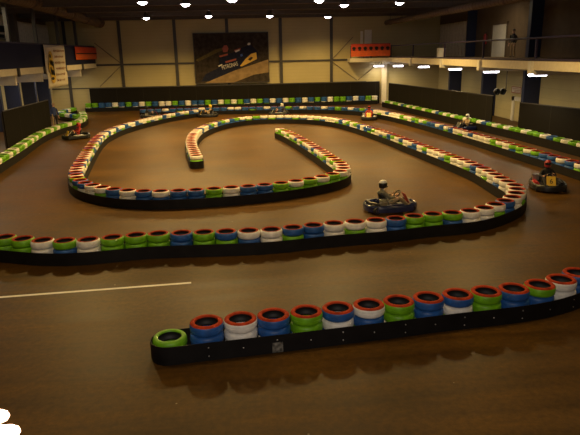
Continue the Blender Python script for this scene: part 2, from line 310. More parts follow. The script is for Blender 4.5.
def corrugated(name, x, y0, y1, z0, z1, face, pitch=.45, d=.1):
    vs = []; fs = []; n = int((y1-y0)/pitch*4)
    for i in range(n+1):
        y = y0+(y1-y0)*i/n; o = d if i % 4 in (1, 2) else 0
        vs += [(x+face*o, y, z0), (x+face*o, y, z1)]
    for i in range(n): fs.append((2*i, 2*i+2, 2*i+3, 2*i+1))
    b = MB(); b.add(vs, fs); o = b.build(name, M['corr'])
    s = o.modifiers.new('s', 'SOLIDIFY'); s.thickness = .02
    return struct(o)
corrugated('corrugated_wall', XL+.25, 47.2, 55.3, 4.22, 7.55, 1)
b = MB(); b.box(XL+.02, XL+.16, 20, 55.4, 7.55, ZT-.02); b.box(XL+.02, XL+.12, 20, 44.6, 4.22, 7.55); struct(b.build('upper_wall_left', M['upwall']))
b = MB(); b.box(XL+.3, XL+.7, 46.5, 47.1, 4.22, ZT); struct(b.build('upper_column', M['beam']))
# framed picture on the upper left wall
t = thing('framed_picture', 'pale framed picture with a dark motif on the upper left wall', 'picture', (XL+.18, 45.3, 7.0))
b = MB(); b.box(0, .03, -.9, .9, -.8, .9); b.build('picture_sheet', M['cloth'], t)
b = MB(); b.box(.03, .05, -.95, -.85, -.85, .95); b.box(.03, .05, .85, .95, -.85, .95); b.box(.03, .05, -.85, .85, -.85, -.78); b.box(.03, .05, -.85, .85, .88, .95); b.build('picture_frame', M['steel'], t)
b = MB(); b.box(.03, .034, -.8, .75, -.35, .1); b.box(.03, .034, -.8, .3, -.75, -.5); b.build('dark_motif', M['black'], t)

# --- right gallery
b = MB(); b.box(13.62, XR, Y0, YB, 3.98, 4.22); struct(b.build('right_gallery_floor', M['upwall']))
b = MB(); b.box(13.54, 13.66, 8, YB, 3.8, 4.2); struct(b.build('trim_right', M['beamw']))
rl = thing('gallery_railing', 'long dark violet tube railing along the right gallery edge', 'railing', (13.66, 14, 4.22))
b = MB(); b.tube([(0, 0, 1.02), (0, 41.3, 1.02)], .05, 10); b.build('handrail', M['rail'], rl)
b = MB(); b.box(-.05, .05, 0, 41.3, 0, .09); b.build('kick_rail', M['rail'], rl)
for y in (20.6, 27.2, 33.4, 40.0, 47.6, 55.2):
    b = MB(); b.box(-.05, .05, -.05, .05, 0, 1.02, bev=.012); o = b.build('post', M['rail'], rl); o.location = (0, y-14, 0)
    b = MB(); b.box(13.4, 13.7, y-.16, y+.16, 3.62, 4.19); struct(b.build('beam_bracket', M['white']))
    b = MB(); b.box(13.7, XR, y-.1, y+.1, 3.55, 3.98); struct(b.build('gallery_beam', M['beamw']))
for y in (14.7, 21.4, 28.1, 36.0, 42.5, 49.6):
    b = MB(); b.box(XR-1.05, XR-.02, y-.16, y+.16, 0, 3.98); struct(b.build('wall_column', M['navycol']))
for y, w in ((14.7, .4), (21.4, .4), (28.8, .4), (36.3, .4), (46.7, .12)):
    b = MB(); b.box(XR-.85, XR-.02, y-w/2, y+w/2, 4.22, ZT); struct(b.build('upper_column', M['navycol']))
corrugated('corrugated_wall', XR-.3, 47.0, 54.6, 4.22, 7.0, -1, .7, .12)
b = MB(); b.box(XR-.14, XR-.02, 46.8, 55.4, 7.0, ZT-.02); b.box(XR-.14, XR-.02, 10, 34.5, 4.22, ZT-.02); b.box(XR-.1, XR-.02, 34.5, 46.8, 6.6, ZT-.02); struct(b.build('upper_wall_right', M['upwall']))
b = MB(); b.box(XR-.1, XR-.02, 34.5, 41.05, 4.22, 6.6); b.box(XR-.1, XR-.02, 43.55, 46.8, 4.22, 6.6); struct(b.build('wall_right_inner', M['upwall']))
# upper doorway (pale door leaf with frame)
d = MB(); d.box(XR-.09, XR-.03, 41.1, 43.5, 4.22, 6.45); do = struct(d.build('door_1', M['white']))
d = MB(); d.box(XR-.16, XR-.02, 40.95, 41.1, 4.22, 6.6); d.box(XR-.16, XR-.02, 43.5, 43.65, 4.22, 6.6); d.box(XR-.16, XR-.02, 40.95, 43.65, 6.45, 6.6); d.build('door_frame', M['upwall'], do)
d = MB(); d.tube([(XR-.09, 41.3, 5.25), (XR-.16, 41.3, 5.25), (XR-.16, 41.45, 5.25)], .015, 8); d.build('door_handle', M['chrome'], do)
# lower opening with a white framed door standing behind the boarding
d = MB(); d.box(XR-.08, XR-.02, 37.9, 39.0, 0, 1.36); do = struct(d.build('door_2', M['wallv']))
d = MB(); d.box(XR-.16, XR-.02, 37.5, 37.9, 0, 1.62); d.box(XR-.16, XR-.02, 39.0, 39.35, 0, 1.62); d.box(XR-.16, XR-.02, 37.5, 39.35, 1.36, 1.62); d.build('door_frame', M['white'], do)

# back corner landing with red sponsor banner
b = MB(); b.box(9.7, 13.6, 53.9, YB, 3.86, 4.2); struct(b.build('corner_landing', M['beamw']))
b = MB(); b.box(10.9, 11.15, YB-.06, YB, 4.2, 6.6); b.box(11.3, 11.95, YB-.06, YB, 4.2, 6.7); struct(b.build('door_3', M['white']))

def banner(name, label, sx, w, h, loc, rz, dots, tiers=1):
    t = thing(name, label, 'banner', loc, rz)
    b = MB(); n = 16
    for j, (z0, z1, mi) in enumerate(((0, h*.47, 1), (h*.47, h, 0))):
        vs = []; 
        for i in range(n+1):
            x = w*i/n; o = -.02+.012*sin(i*1.3+j)
            vs += [(x, o, z0), (x, o, z1)]
        b.add(vs, [(2*i, 2*i+2, 2*i+3, 2*i+1) for i in range(n)], mi)
    o = b.build('vinyl_sheet', [M['redban'], M['orange']], t)
    m = o.modifiers.new('s', 'SOLIDIFY'); m.thickness = .012
    if dots:
        for i in range(dots):
            x = w*(i+.5)/dots; b = MB()
            b.lathe([(1e-4, 0), (.17, 0), (.17, .012), (1e-4, .012)], 16, 0, Matrix.Translation((x, -.06, h*.66)) @ Matrix.Rotation(PI/2, 4, 'X') @ Matrix.Diagonal((1, .8, 1, 1)))
            b.box(x-.12, x+.12, -.072, -.05, h*.47, h*.53)
            b.build('printed_emblem', M['black'], t)
    else:
        b = MB(); b.box(.1, w-.1, -.06, -.045, h*.44, h*.52); b.build('dark_stripe', M['black'], t)
    b = MB(); b.tube([(0, .01, h), (w, .01, h)], .03, 8); b.build('support_tube', M['rail'], t)
    return t
banner('sponsor_banner', 'red and orange banner with a row of dark emblems on the back right landing', 1, 3.6, 1.08, (9.75, 53.85, 4.36), 0, 7)
banner('sponsor_banner', 'plain red banner with dark stripe on the far end of the left gallery', 1, 6.8, .98, (-13.16, 48.7, 4.62), PI/2, 0)
# landing rail posts
for x in (9.75, 11.6, 13.45):
    b = MB(); b.box(x-.04, x+.04, 53.93, 54.01, 4.2, 5.3); o = b.build('landing_post', M['rail']); struct(o)

# white hand-lettered cloth on the left gallery
t = thing('cloth_banner', 'white hand-lettered cloth with yellow and black kart motif hanging from left parapet', 'banner', (-13.14, 41.1, 2.82))
vs = []; n = 20; mz = 12
for j in range(mz+1):
    for i in range(n+1):
        vs.append((.04*sin(i*.9)*(1-j/mz)+.03+.02*sin(j*.8), 4.6*i/n+.1*sin(j*.5)*(1-j/mz), 2.84*j/mz))
b = MB(); b.add(vs, [(j*(n+1)+i, j*(n+1)+i+1, (j+1)*(n+1)+i+1, (j+1)*(n+1)+i) for j in range(mz) for i in range(n)])
o = b.build('cloth_sheet', M['cloth'], t, 60); m = o.modifiers.new('s', 'SOLIDIFY'); m.thickness = .01
b = MB()
for cx, cz, rx, rz_, mi in ((1.0, 1.95, .42, .5, 0), (.95, 1.35, .58, .5, 0), (1.05, .75, .5, .45, 0), (.85, 2.1, .16, .14, 1), (1.2, 1.55, .22, .12, 1), (.75, 1.2, .16, .2, 1), (1.25, .95, .2, .14, 1), (.9, .62, .34, .1, 1), (1.35, 1.3, .09, .5, 1)):
    b.lathe([(1e-4, 0), (1, 0), (1, .01), (1e-4, .01)], 18, mi, Matrix.Translation((.1+.006*mi, cx, cz)) @ Matrix.Rotation(PI/2, 4, 'Y') @ Matrix.Diagonal((rz_, rx, 1, 1)))
b.build('kart_motif', [M['yellow'], M['black']], t)
rnd = random.Random(3)
for r in range(6):
    z = 2.45-.4*r; y = 1.75+.1*(r % 2); q = []; b = MB()
    while y < 4.1-.15*(r % 3):
        w = rnd.uniform(.16, .34); g = rnd.uniform(.05, .1)
        q += [(.1, y, z-g), (.1, y+w*.3, z+g), (.1, y+w*.55, z-g*.6), (.1, y+w*.8, z+g*.7)]; y += w+.08
    b.tube(q, .014, 6); b.build('handwritten_line', M['ink'], t)

# racing poster on the back wall
PW, PH = 6.7, 4.35
t = thing('racing_poster', 'big dark poster of a speeding racing car on the back wall', 'poster', (-4.38, YB-.3, 2.28))
b = MB(); b.box(0, PW, 0, .08, 0, PH); b.build('poster_sheet', M['darkp'], t)
b = MB()
def poly(pts, mi, k):
    q = [((x-80)/425*PW, (375-y)/295*PH) for x, y in pts]; n = len(q)
    b.add([(x, -.004*k, z) for x, z in q]+[(x, 0, z) for x, z in q], [tuple(range(n))]+[(i, (i+1) % n, n+(i+1) % n, n+i) for i in range(n)], mi)
poly([(130, 375), (300, 305), (505, 240), (505, 375)], 1, 1)
poly([(300, 375), (420, 330), (505, 318), (505, 375)], 0, 2)
poly([(85, 235), (200, 175), (240, 165), (240, 180), (100, 245)], 2, 1)
poly([(385, 150), (392, 138), (404, 140), (402, 156)], 6, 1)
poly([(110, 365), (140, 320), (215, 285), (225, 215), (300, 195), (345, 170), (405, 150), (445, 190), (445, 240), (350, 282), (160, 362)], 3, 2)
poly([(338, 277), (372, 235), (405, 205), (436, 196), (440, 236), (352, 278)], 5, 3)
poly([(385, 238), (405, 222), (418, 228), (400, 246)], 0, 4)
poly([(240, 170), (252, 152), (268, 150), (277, 170), (270, 190), (246, 192)], 4, 3)
poly([(222, 212), (270, 200), (272, 210), (225, 222)], 4, 3)
poly([(255, 246), (318, 230), (319, 241), (257, 257)], 4, 3)
poly([(308, 180), (345, 168), (347, 180), (315, 194)], 4, 3)
poly([(312, 186), (340, 176), (341, 184), (318, 194)], 6, 4)
poly([(342, 208), (354, 203), (358, 216), (346, 221)], 7, 3)
poly([(212, 272), (235, 262), (238, 268), (216, 279)], 6, 3)
b.build('printed_car', [M['darkp'], M['ptrack'], M['polive'], M['pnavy'], M['pred'], M['pyel'], M['pwhite'], M['pblue']], t)
vs, fs = text_shape('PETRONAS', .5)
b = MB(); b.add(vs, fs, 0, Matrix.Translation(((280-80)/425*PW, -.018, (375-274)/295*PH)) @ Matrix.Rotation(PI/2, 4, 'X') @ Matrix.Rotation(.24, 4, 'Z') @ Matrix.Diagonal((.62, 1.0, 1, 1)))
b.build('lettering', M['pwhite'], t)
b = MB(); b.box(-.06, 0, -.02, .1, -.06, PH+.06); b.box(PW, PW+.06, -.02, .1, -.06, PH+.06); b.box(0, PW, -.02, .1, -.06, 0); b.box(0, PW, -.02, .1, PH, PH+.06); b.build('poster_frame', M['steel'], t)

# black boarding round the track
def fence(label, p0, p1, h=2.07, th=.06):
    d = Vector((p1[0]-p0[0], p1[1]-p0[1])); L = d.length; rz = math.atan2(d.y, d.x)
    t = thing('boarding_fence', label, 'fence', (p0[0], p0[1], 0), rz, 'black boarding around the track')
    b = MB(); b.box(0, L, 0, th, .02, h-.05); b.build('boards', M['fence'], t)
    b = MB(); b.box(0, L, -.01, th+.01, h-.05, h, bev=.008); b.build('top_edge', M['steel'], t)
    k = int(L/2.4)
    for i in range(k+1):
        b = MB(); b.box(-.04, .04, th+.001, th+.08, 0, h-.1); o = b.build('post', M['steel'], t); o.location = (min(i*2.4+.05, L-.05), 0, 0)
    return t
fence('tall black boarding fence across the foot of the back wall', (-14.05, 55.2), (12.75, 55.2))
fence('black boarding fence from back right corner to the open doorway gap', (12.87, 52.2), (15.03, 34.8))
fence('black boarding fence in front of the right wall, nearest the camera', (15.3, 31.8), (17.6, 22.8), 1.9)
fence('black boarding fence in front of the left gallery wall', (-13.2, 33.2), (-13.35, 41.4))

# lamps
LP = 1500
def lamp(x, y, z, label, power):
    t = thing('high_bay_lamp', label, 'lamp', (x, y, z), 0, 'high bay lamps hanging from the roof')
    b = MB(); b.lathe([(.001, .56), (.12, .56), (.13, .3), (.16, .22), (.001, .22)], 16); b.build('gear_housing', M['lampb'], t, 40)
    b = MB(); b.lathe([(.15, .24), (.3, .06), (.34, .0), (.33, .0), (.29, .06), (.14, .22)], 24); b.build('reflector', M['refl'], t, 40)
    b = MB(); b.lathe([(.001, -.12), (.1, -.11), (.18, -.07), (.24, -.01), (.25, .04), (.001, .05)], 24); b.build('lens', M['lens'], t, 60)
    b = MB(); b.tube([(0, 0, .56), (0, 0, ZT-z)], .015, 6); b.build('hanging_rod', M['steel'], t)
    l = bpy.data.lights.new('lamp_light', 'SPOT'); l.energy = power; l.color = LC; l.spot_size = 2.75; l.spot_blend = .5; l.shadow_soft_size = .3
    o = bpy.data.objects.new('lamp_light', l); C.objects.link(o); o.location = (x, y, z-.22)
LC = (1.0, .66, .2)
for i, (x, y) in enumerate(((-7.25, 47.6), (-2.45, 46.6), (2.2, 47.6), (7.1, 50.0))):
    lamp(x, y, 7.58, ordinal(i+1)+' high bay lamp from left in the row nearest the back wall', LP)
for i, (x, y) in enumerate(((-5.3, 33.9), (-3.15, 35.6), (-.45, 33.2), (4.4, 34.4), (6.4, 37.9), (9.6, 36.8))):
    lamp(x, y, 7.58, ordinal(i+1)+' high bay lamp from left in the row at the photo top', LP)
NEAR = [(-6.5, 22.5, 1.0), (-1.5, 22.5, 1.0), (3.5, 22.5, 1.0), (9.0, 22.5, .8)]
for i, (x, y, k) in enumerate(NEAR):
    lamp(x, y, 7.58, ordinal(i+1)+' high bay lamp from left in the row overhead of the middle track', LP*k)

for i, (x, y) in enumerate(((-5.5, 10.5), (1.5, 10.5), (8.5, 10.5))):
    lamp(x, y, 7.58, ordinal(i+1)+' high bay lamp from left in the row above the nearest barrier', LP*.22)
def fluo(x, y, z, label, rz, power, L=.95):
    t = thing('fluorescent_light', label, 'lamp', (x, y, z), rz, 'fluorescent lights under the galleries')
    b = MB(); b.box(-L/2, L/2, -.14, .14, .06, .14, bev=.02); b.build('housing', M['white'], t)
    b = MB(); b.box(-L/2+.02, L/2-.02, -.12, .12, -.06, .06, bev=.04); b.build('diffuser', M['tube'], t)
    b = MB(); b.tube([(-L*.3, 0, .14), (-L*.3, 0, .5)], .012, 6); b.tube([(L*.3, 0, .14), (L*.3, 0, .5)], .012, 6); b.build('hanger', M['steel'], t)
    area('fluorescent_glow', (x, y, z-.1), (0, 0, rz), L, .25, power, (1, .8, .45))
for i, (x, y) in enumerate(((14.9, 29.3), (14.9, 35.0), (14.9, 41.2), (14.9, 48.6), (14.0, 53.4), (12.5, 54.7))):
    fluo(x, y, 3.46, ['nearest bright', 'second bright', 'third bright', 'fourth bright', 'fifth bright', 'farthest bright'][i]+' fluorescent light hanging under the right gallery', -.25, 60 if i < 5 else 25)
for i, y in enumerate((33.8, 38.6, 43.4, 48.2, 52.8)):
    fluo(-15.3, y, 3.46, ordinal(i+1)+' fluorescent light under the left gallery counted from the near end', .2, 45)

fluo(15.9, 39.6, 7.9, 'fluorescent light hanging high over the right gallery by the pale doorway', .3, 70, 1.3)
fluo(-15.0, 33.0, 8.0, 'added out-of-view fluorescent fill light brightening the upper left gallery wall', .3, 240, 1.3)  # added fill fixture, kept out of view, lifts the corrugated wall
# ventilation ducts
for label, pts, r in (('brown round ventilation duct under the roof along the left gallery', [(-12.5, 55.3, 7.7), (-12.6, 38, 8.12), (-12.6, 14, 8.12)], .42), ('brown round ventilation duct under the roof along the right gallery', [(13.3, 55.3, 7.3), (13.3, 14, 7.05)], .22)):
    t = thing('ventilation_duct', label, 'duct', (0, 0, 0))
    b = MB(); b.tube(pts, r, 24); b.build('duct_pipe', M['duct'], t, 50)
    for y in range(18, 55, 4):
        x = pts[0][0]; z = pts[0][2]+(pts[-1][2]-pts[0][2])*min(1, (55.3-y)/(17.3 if r > .4 else 41))
        b = MB(); b.tube([(x, y-.06, z), (x, y+.06, z)], r+.03, 24); b.build('joint_collar', M['duct'], t, 50)
        b = MB(); b.tube([(x, y, z+r-.02), (x, y, ZT)], .02, 6); b.build('hanging_rod', M['steel'], t)

# things on and under the right gallery
t = thing('fire_extinguisher', 'red fire extinguisher on the upper right wall left of the pale door', 'extinguisher', (XR-.25, 44.4, 5.15))
b = MB(); b.lathe([(.001, 0), (.13, 0), (.14, .05), (.14, .62), (.06, .74), (.001, .76)], 18); b.build('cylinder_body', M['redp'], t, 40)
b = MB(); b.box(-.04, .04, -.03, .03, .74, .84); b.box(-.03, .03, -.16, .02, .84, .87); b.build('valve', M['steel'], t)
b = MB(); b.tube([(0, -.04, .8), (0, -.2, .7), (0, -.2, .25)], .02, 8); b.build('hose', M['rubber'], t)
t = thing('storage_bin', 'small white bin standing at the right gallery edge', 'bin', (14.3, 42.6, 4.22))
b = MB(); b.box(-.25, .25, -.25, .25, 0, .62, bev=.03); b.build('bin_body', M['white'], t)
b = MB(); b.box(-.27, .27, -.27, .27, .62, .7, bev=.02); b.build('lid', M['white'], t)
t = thing('notice_board', 'white notice with red border and text lines on the right lower wall', 'sign', (XR-.031, 39.05, 2.05))
b = MB(); b.box(0, .03, -.7, .7, -.2, .22); b.build('panel', M['white'], t)
b = MB(); b.box(-.012, 0, -.7, .7, .18, .22); b.box(-.012, 0, -.7, .7, -.2, -.16); b.box(-.012, 0, -.7, -.66, -.16, .18); b.box(-.012, 0, .66, .7, -.16, .18); b.build('red_border', M['redp'], t)
b = MB(); [b.box(-.012, 0, -.55, .55-.15*k, .08-.1*k, .11-.1*k) for k in range(3)]; b.build('text_lines', M['redp'], t)
t = thing('signal_light', 'black pair of round signal lights on a bracket beside the doorway gap', 'signal light', (14.98, 34.3, 2.38)); t.scale = (.85, .85, 1)
b = MB(); b.box(-.06, .75, -.05, .05, -.03, .03); b.tube([(.7, 0, 0), (.7, 0, 1.6)], .03, 8); b.build('bracket', M['steel'], t)
for x in (0, .42):
    b = MB(); b.lathe([(.001, 0), (.17, 0), (.19, .05), (.19, .3), (.15, .3), (.15, .1), (.001, .1)], 18, 0, Matrix.Translation((x, .05, -.05)) @ Matrix.Rotation(PI/2, 4, 'X')); b.build('signal_head', M['plast'], t, 40)
t = thing('painted_line', 'thin white line painted across the floor in front of the middle barrier', 'floor marking')
b = MB(); A, Bp = Vector((-7.6, 11.5, 0)), Vector((-1.33, 11.97, 0)); d = (Bp-A).normalized(); n = Vector((-d.y, d.x, 0))*.045
b.add([A-n+Vector((0, 0, .003)), Bp-n+Vector((0, 0, .003)), Bp+n+Vector((0, 0, .003)), A+n+Vector((0, 0, .003))], [(0, 1, 2, 3)]); bpy.data.objects.remove(t)
tag(b.build('painted_line', M['line']), 'thin white line painted on the floor in front of the middle barrier', 'floor marking')
# short pale post by the left barrier
t = thing('marker_post', 'short pale post behind the left tyre barrier', 'post', (-12.95, 40.6, 0))
b = MB(); b.tube([(0, 0, .03), (0, 0, 1.15)], .045, 10); b.build('pole', M['tan'], t)
b = MB(); b.lathe([(.001, 0), (.16, 0), (.14, .04), (.001, .05)], 16); b.build('base', M['steel'], t)
# ------------------------------------------------------------------ tyre barriers
TR, TW = .28, .19
def tyre_profile():
    # (r, z, material): 0 paint, 1 top paint, 2 rubber
    return [(.19, .03), (.198, .008), (.228, 0), (.25, .006), (.272, .028), (.28, .055), (.281, .09), (.275, .095), (.281, .10), (.28, .135), (.272, .162), (.25, .184), (.228, .19), (.198, .182), (.19, .16), (.22, .13), (.22, .06)]
PM = [2, 2, 2, 0, 0, 0, 0, 0, 0, 0, 1, 1, 1, 1, 2, 2, 2]
def tyre_mesh(colour, top):
    b = MB(); b.lathe(tyre_profile(), 28, 0, None, True, PM if top == 2 else PM[:10]+[0]+PM[11:])
    return b.mesh('tyre_'+colour, [M[colour], (None, M['redw'], M['red'])[top] or M[colour], M['rubber']], 50)
TM = {(c, t): tyre_mesh(c, t) for c in ('blue', 'green', 'whitet') for t in (0, 1, 2)}
CN = {'blue': 'blue', 'green': 'green', 'whitet': 'white'}
K = {'b': 'blue', 'g': 'green', 'w': 'whitet'}
# colours read top/second for each stack along each barrier
COLS = {
 'A': 'gg bb ww bb gg bw wb gg bb bw gg bb gb ww bb',
 'B1': 'gg gg gg gg ww gb ww gg gg gg bb gg bg wb ww bg bb ww wg ww bb gg gg gb ww ww wg bb ww wg wb ww',
 'B2': 'ww wb ww wg ww bb wg ww ww gg wb ww ww gb ww bb wb ww bg ww gw bb wg wb ww gw bg bb ww bb gw ww gb wg bb wg',
 'C': 'wg gg wg ww gw wg wg bg ww gb wb wb ww bg wb wg wg gb ww gw wg wb ww wg gg wg gg wg gg bb bb ww gg bb bb wb bb ww bb wg ww bw bg gw ww bw wb ww bw ww bg ww wb wb wg gw bb wb gw ww bg wb bb ww bg',
 'D': 'bb bb bb wb bb bg bb bb wb bb bb bb wb wb bb bg bb wb bb bb gb bb wb bb bb wb bb gg bb wb bb gb bb', 'E': '', 'F': '', 'G': '', 'H': ''}
ALT = {'D': 'ww wb bb wg ww gg gb wb bb ww wg gg bb ww bw', 'E': 'ww gg gw ww gb gg ww bg gg wg gg', 'F': 'gg gg bb bb ww bb gg bb ww gg bb ww ww gg bb ww bb bb gg bb ww gg ww gg bb ww gg bb ww bb ww gg bb ww bb gg bb ww gg gg bb ww bb gg ww', 'G': 'ww gg gg ww gg gg ww gg', 'H': 'gg ww gg bb gg gg ww', 'B2': 'ww wb ww bb wg ww gb wb', 'C': 'wb ww wg bb'}
SEC = []   # (barrier, start, stop, step, phrase)
def stack_cols(k, i):
    L = COLS[k].split()
    if i < len(L): return L[i]
    A_ = ALT.get(k, 'ww').split(); return A_[(i*5+i//4) % len(A_)] if k not in 'EFG' else A_[i % len(A_)]
RED = {'A', 'B1', 'B2', 'C', 'D'}
GROUP = {'A': 'tyres of the nearest barrier', 'B1': 'tyres of the long middle barrier', 'B2': 'tyres of the long middle barrier', 'C': 'tyres of the inner hairpin barrier',
         'D': 'tyres of the right outer barrier', 'E': 'tyres of the right wall barrier', 'F': 'tyres of the back wall barrier', 'G': 'tyres of the left wall barrier', 'H': 'tyres heaped behind the left barrier'}
stacks = []
rs = random.Random(11)
for k, P in PATHS.items():
    n = 4 if k == 'F' else 3
    for i, (x, y) in enumerate(P):
        cc = stack_cols(k, i); nn = 2 if (k == 'A' and i == 0) else n
        fill = [K[rs.choice('bgw')] for _ in range(nn)]
        col = [K[cc[0]], K[cc[1]]]+fill
        for lv in range(nn):             # 0 = top
            z = (nn-1-lv)*(TW+.001)
            px, py, zz = pix((x, y, z+.1))
            dy = P[min(i+1, len(P)-1)][1]-P[max(i-1, 0)][1]; dx = P[min(i+1, len(P)-1)][0]-P[max(i-1, 0)][0]
            vis = -8 < px < 588 and -5 < py < 440 and zz > 0
            w = (1, .62, 0, 0)[lv]*(1 if vis else 0)
            stacks.append(dict(k=k, i=i, lv=lv, c=col[lv], c2=col[1] if lv == 0 else col[0], top=(lv == 0 and k in RED and not (k == 'A' and i == 0)),
                               p=(x+rs.uniform(-.006, .006), y+rs.uniform(-.006, .006), z), px=px, w=w/max(zz, .1)**2))
stacks.sort(key=lambda s: -s['w'])
CUT = 300
def seen(k, i, right):
    P = PATHS[k]
    return sum(1 for j, (x, y) in enumerate(P) if (j >= i if right else j <= i) and (pix((x, y, .57))[0] < 584 if right else pix((x, y, .57))[0] > -4))
def phrase(s):
    k, i = s['k'], s['i']
    nB2, nC = len(PATHS['B2']), len(PATHS['C'])
    if k == 'A': return i+1, 'from left in the nearest barrier'
    if k == 'B1':
        if i <= 24: return i-1, 'from left on middle barrier near run'
        return i-24, 'of middle barrier right bend, from its near side'
    if k == 'B2':
        if i <= 2: return i+8, 'of middle barrier right bend, from its near side'
        if i >= nB2-14: return nB2-i, 'from the open end of the middle barrier'
        return i-2, 'along middle barrier far side, from right bend'
    if k == 'C':
        if i <= 20: return i+1, 'from far tip of inner barrier short arm'
        if i <= 41: return i-20, 'from right on inner barrier near run'
        return i-41, 'up the left bend of inner barrier'
    if k == 'D': return seen(k, i, True), 'from photo right edge in outer right barrier'
    if k == 'E': return seen(k, i, True), 'from photo right edge in right wall barrier'
    if k == 'G': return seen(k, i, False), 'from photo left edge in left wall barrier'
    return i+1, 'from left in the back wall barrier'
rest = []
for j, s in enumerate(stacks):
    if j < CUT and s['w'] > 0:
        o = bpy.data.objects.new('tyre', TM[(s['c'], 0 if not s['top'] else 2 if s['k'] == 'A' else 1)]); C.objects.link(o)
        o.location = s['p']; o.rotation_euler = (0, 0, rs.uniform(0, 6))
        n, ph = phrase(s)
        if s['lv'] == 0: lab = '%s tyre %s, %s stack %s' % (CN[s['c']], 'on its twin' if s['c'] == s['c2'] else 'over '+CN[s['c2']], ordinal(max(1, n)), ph)
        else: lab = '%s tyre %s, %s stack %s' % (CN[s['c']], 'beneath its twin' if s['c'] == s['c2'] else 'beneath '+CN[s['c2']], ordinal(max(1, n)), ph)
        if s['k'] == 'A' and s['i'] == 0: lab = 'low all-green tyre at the left end of the nearest barrier' if s['lv'] == 0 else 'green tyre under the low end tyre of the nearest barrier'
        tag(o, lab, 'tyre', GROUP[s['k']])
    else: rest.append(s)
b = MB(); MI = {'blue': 0, 'green': 1, 'whitet': 2}
prof = [(.195, .01), (.225, 0), (.27, .025), (.281, .095), (.27, .165), (.225, .19), (.195, .18)]
for s in rest:
    c = MI[s['c']]; t = 3 if s['top'] else c
    b.lathe(prof, 14, 0, Matrix.Translation(s['p']), False, [4, c, c, c, c, t])
tag(b.build('tyre_pile_rows', [M['blue'], M['green'], M['whitet'], M['redw'], M['rubber']], None, 45), 'far rows and lowest layers of painted tyres in all the barriers', 'tyres', None, 'stuff')

# black rubber belts wrapped round the feet of the stacks
def belt(name, label, P, closed_far=True, h=.325, parts=None):
    P = [Vector((x, y)) for x, y in P]
    # dense
    Q = [P[0]]
    for a, c in zip(P[:-1], P[1:]): Q += [a.lerp(c, .5), c]
    for _ in range(1): Q = [Q[0]]+[(Q[i-1]+Q[i]*2+Q[i+1])/4 for i in range(1, len(Q)-1)]+[Q[-1]]
    R = TR+.02; L = []; Rr = []
    for i, q in enumerate(Q):
        d = (Q[min(i+1, len(Q)-1)]-Q[max(i-1, 0)]).normalized(); n = Vector((-d.y, d.x))
        L.append(q+n*R); Rr.append(q-n*R)
    def capp(c, d):
        a0 = math.atan2(d.y, d.x); return [c+Vector((cos(a0+PI/2-PI*t/8), sin(a0+PI/2-PI*t/8)))*R for t in range(1, 8)]
    loop = L+capp(Q[-1], Q[-1]-Q[-2])+Rr[::-1]+capp(Q[0], Q[0]-Q[1])
    n = len(loop); vs = []; T = .016
    for i, q in enumerate(loop):
        d = (loop[(i+1) % n]-loop[i-1]); d = d.normalized() if d.length > 0 else Vector((1, 0)); nn = Vector((-d.y, d.x))*T
        vs += [(q.x, q.y, .004), (q.x, q.y, h), (q.x+nn.x, q.y+nn.y, h), (q.x+nn.x, q.y+nn.y, .004)]
    fs = []
    for i in range(n):
        a, c = 4*i, 4*((i+1) % n)
        for k in range(4): fs.append((a+k, c+k, c+(k+1) % 4, a+(k+1) % 4))
    b = MB(); b.add(vs, fs)
    t = thing('barrier_belt', label, 'barrier belt', (0, 0, 0), 0, 'black belts around the tyre barriers')
    b.build('rubber_belt', M['band'], t, 50)
    return t, loop, L, Rr
tA, loopA, LA, RA = belt('A', 'black bolted rubber belt around the foot of the nearest tyre barrier', PATHS['A'])
i = 2; rb = random.Random(5)
while i < len(RA)-1:
    for dz in (.09, .24) if i % 4 == 2 else (.17,):
        p = RA[i]; d = (RA[min(i+1, len(RA)-1)]-RA[i-1]).normalized(); nrm = Vector((d.y, -d.x))
        q = p+nrm*.017
        b = MB(); b.lathe([(.001, 0), (.012, 0), (.012, .008), (.006, .012), (.001, .012)], 10, 0, Matrix.Translation((q.x, q.y, dz)) @ Matrix.Rotation(math.atan2(nrm.y, nrm.x), 4, 'Z') @ Matrix.Rotation(PI/2, 4, 'Y'))
        b.build('bolt', M['bolt'], tA)
    i += 2
p = RA[6]; d = (RA[7]-RA[5]).normalized(); nrm = Vector((d.y, -d.x))
b = MB(); b.box(-.09, .09, -.008, .004, .02, .2, T=Matrix.Translation((p.x+nrm.x*.022, p.y+nrm.y*.022, 0)) @ Matrix.Rotation(math.atan2(d.y, d.x), 4, 'Z'))
o = b.build('splice_plate', M['scuff'], tA); o['label'] = 'scuffed grey splice plate'
belt('B', 'black rubber belt around the long middle tyre barrier with hooked far end', PATHS['B1']+PATHS['B2'])
belt('C', 'black rubber belt around the inner hairpin tyre barrier', PATHS['C'])
belt('D', 'black rubber belt around the right outer tyre barrier', PATHS['D'])
belt('E', 'black rubber belt around the tyre barrier along the right wall', PATHS['E'], h=.43)
belt('F', 'black rubber belt around the tyre barrier along the back wall', PATHS['F'], h=.36)
belt('G', 'black rubber belt around the tyre barrier along the left wall', PATHS['G'], h=.37)
belt('H', 'black rubber belt around the tyres heaped in the far left corner', PATHS['H'])

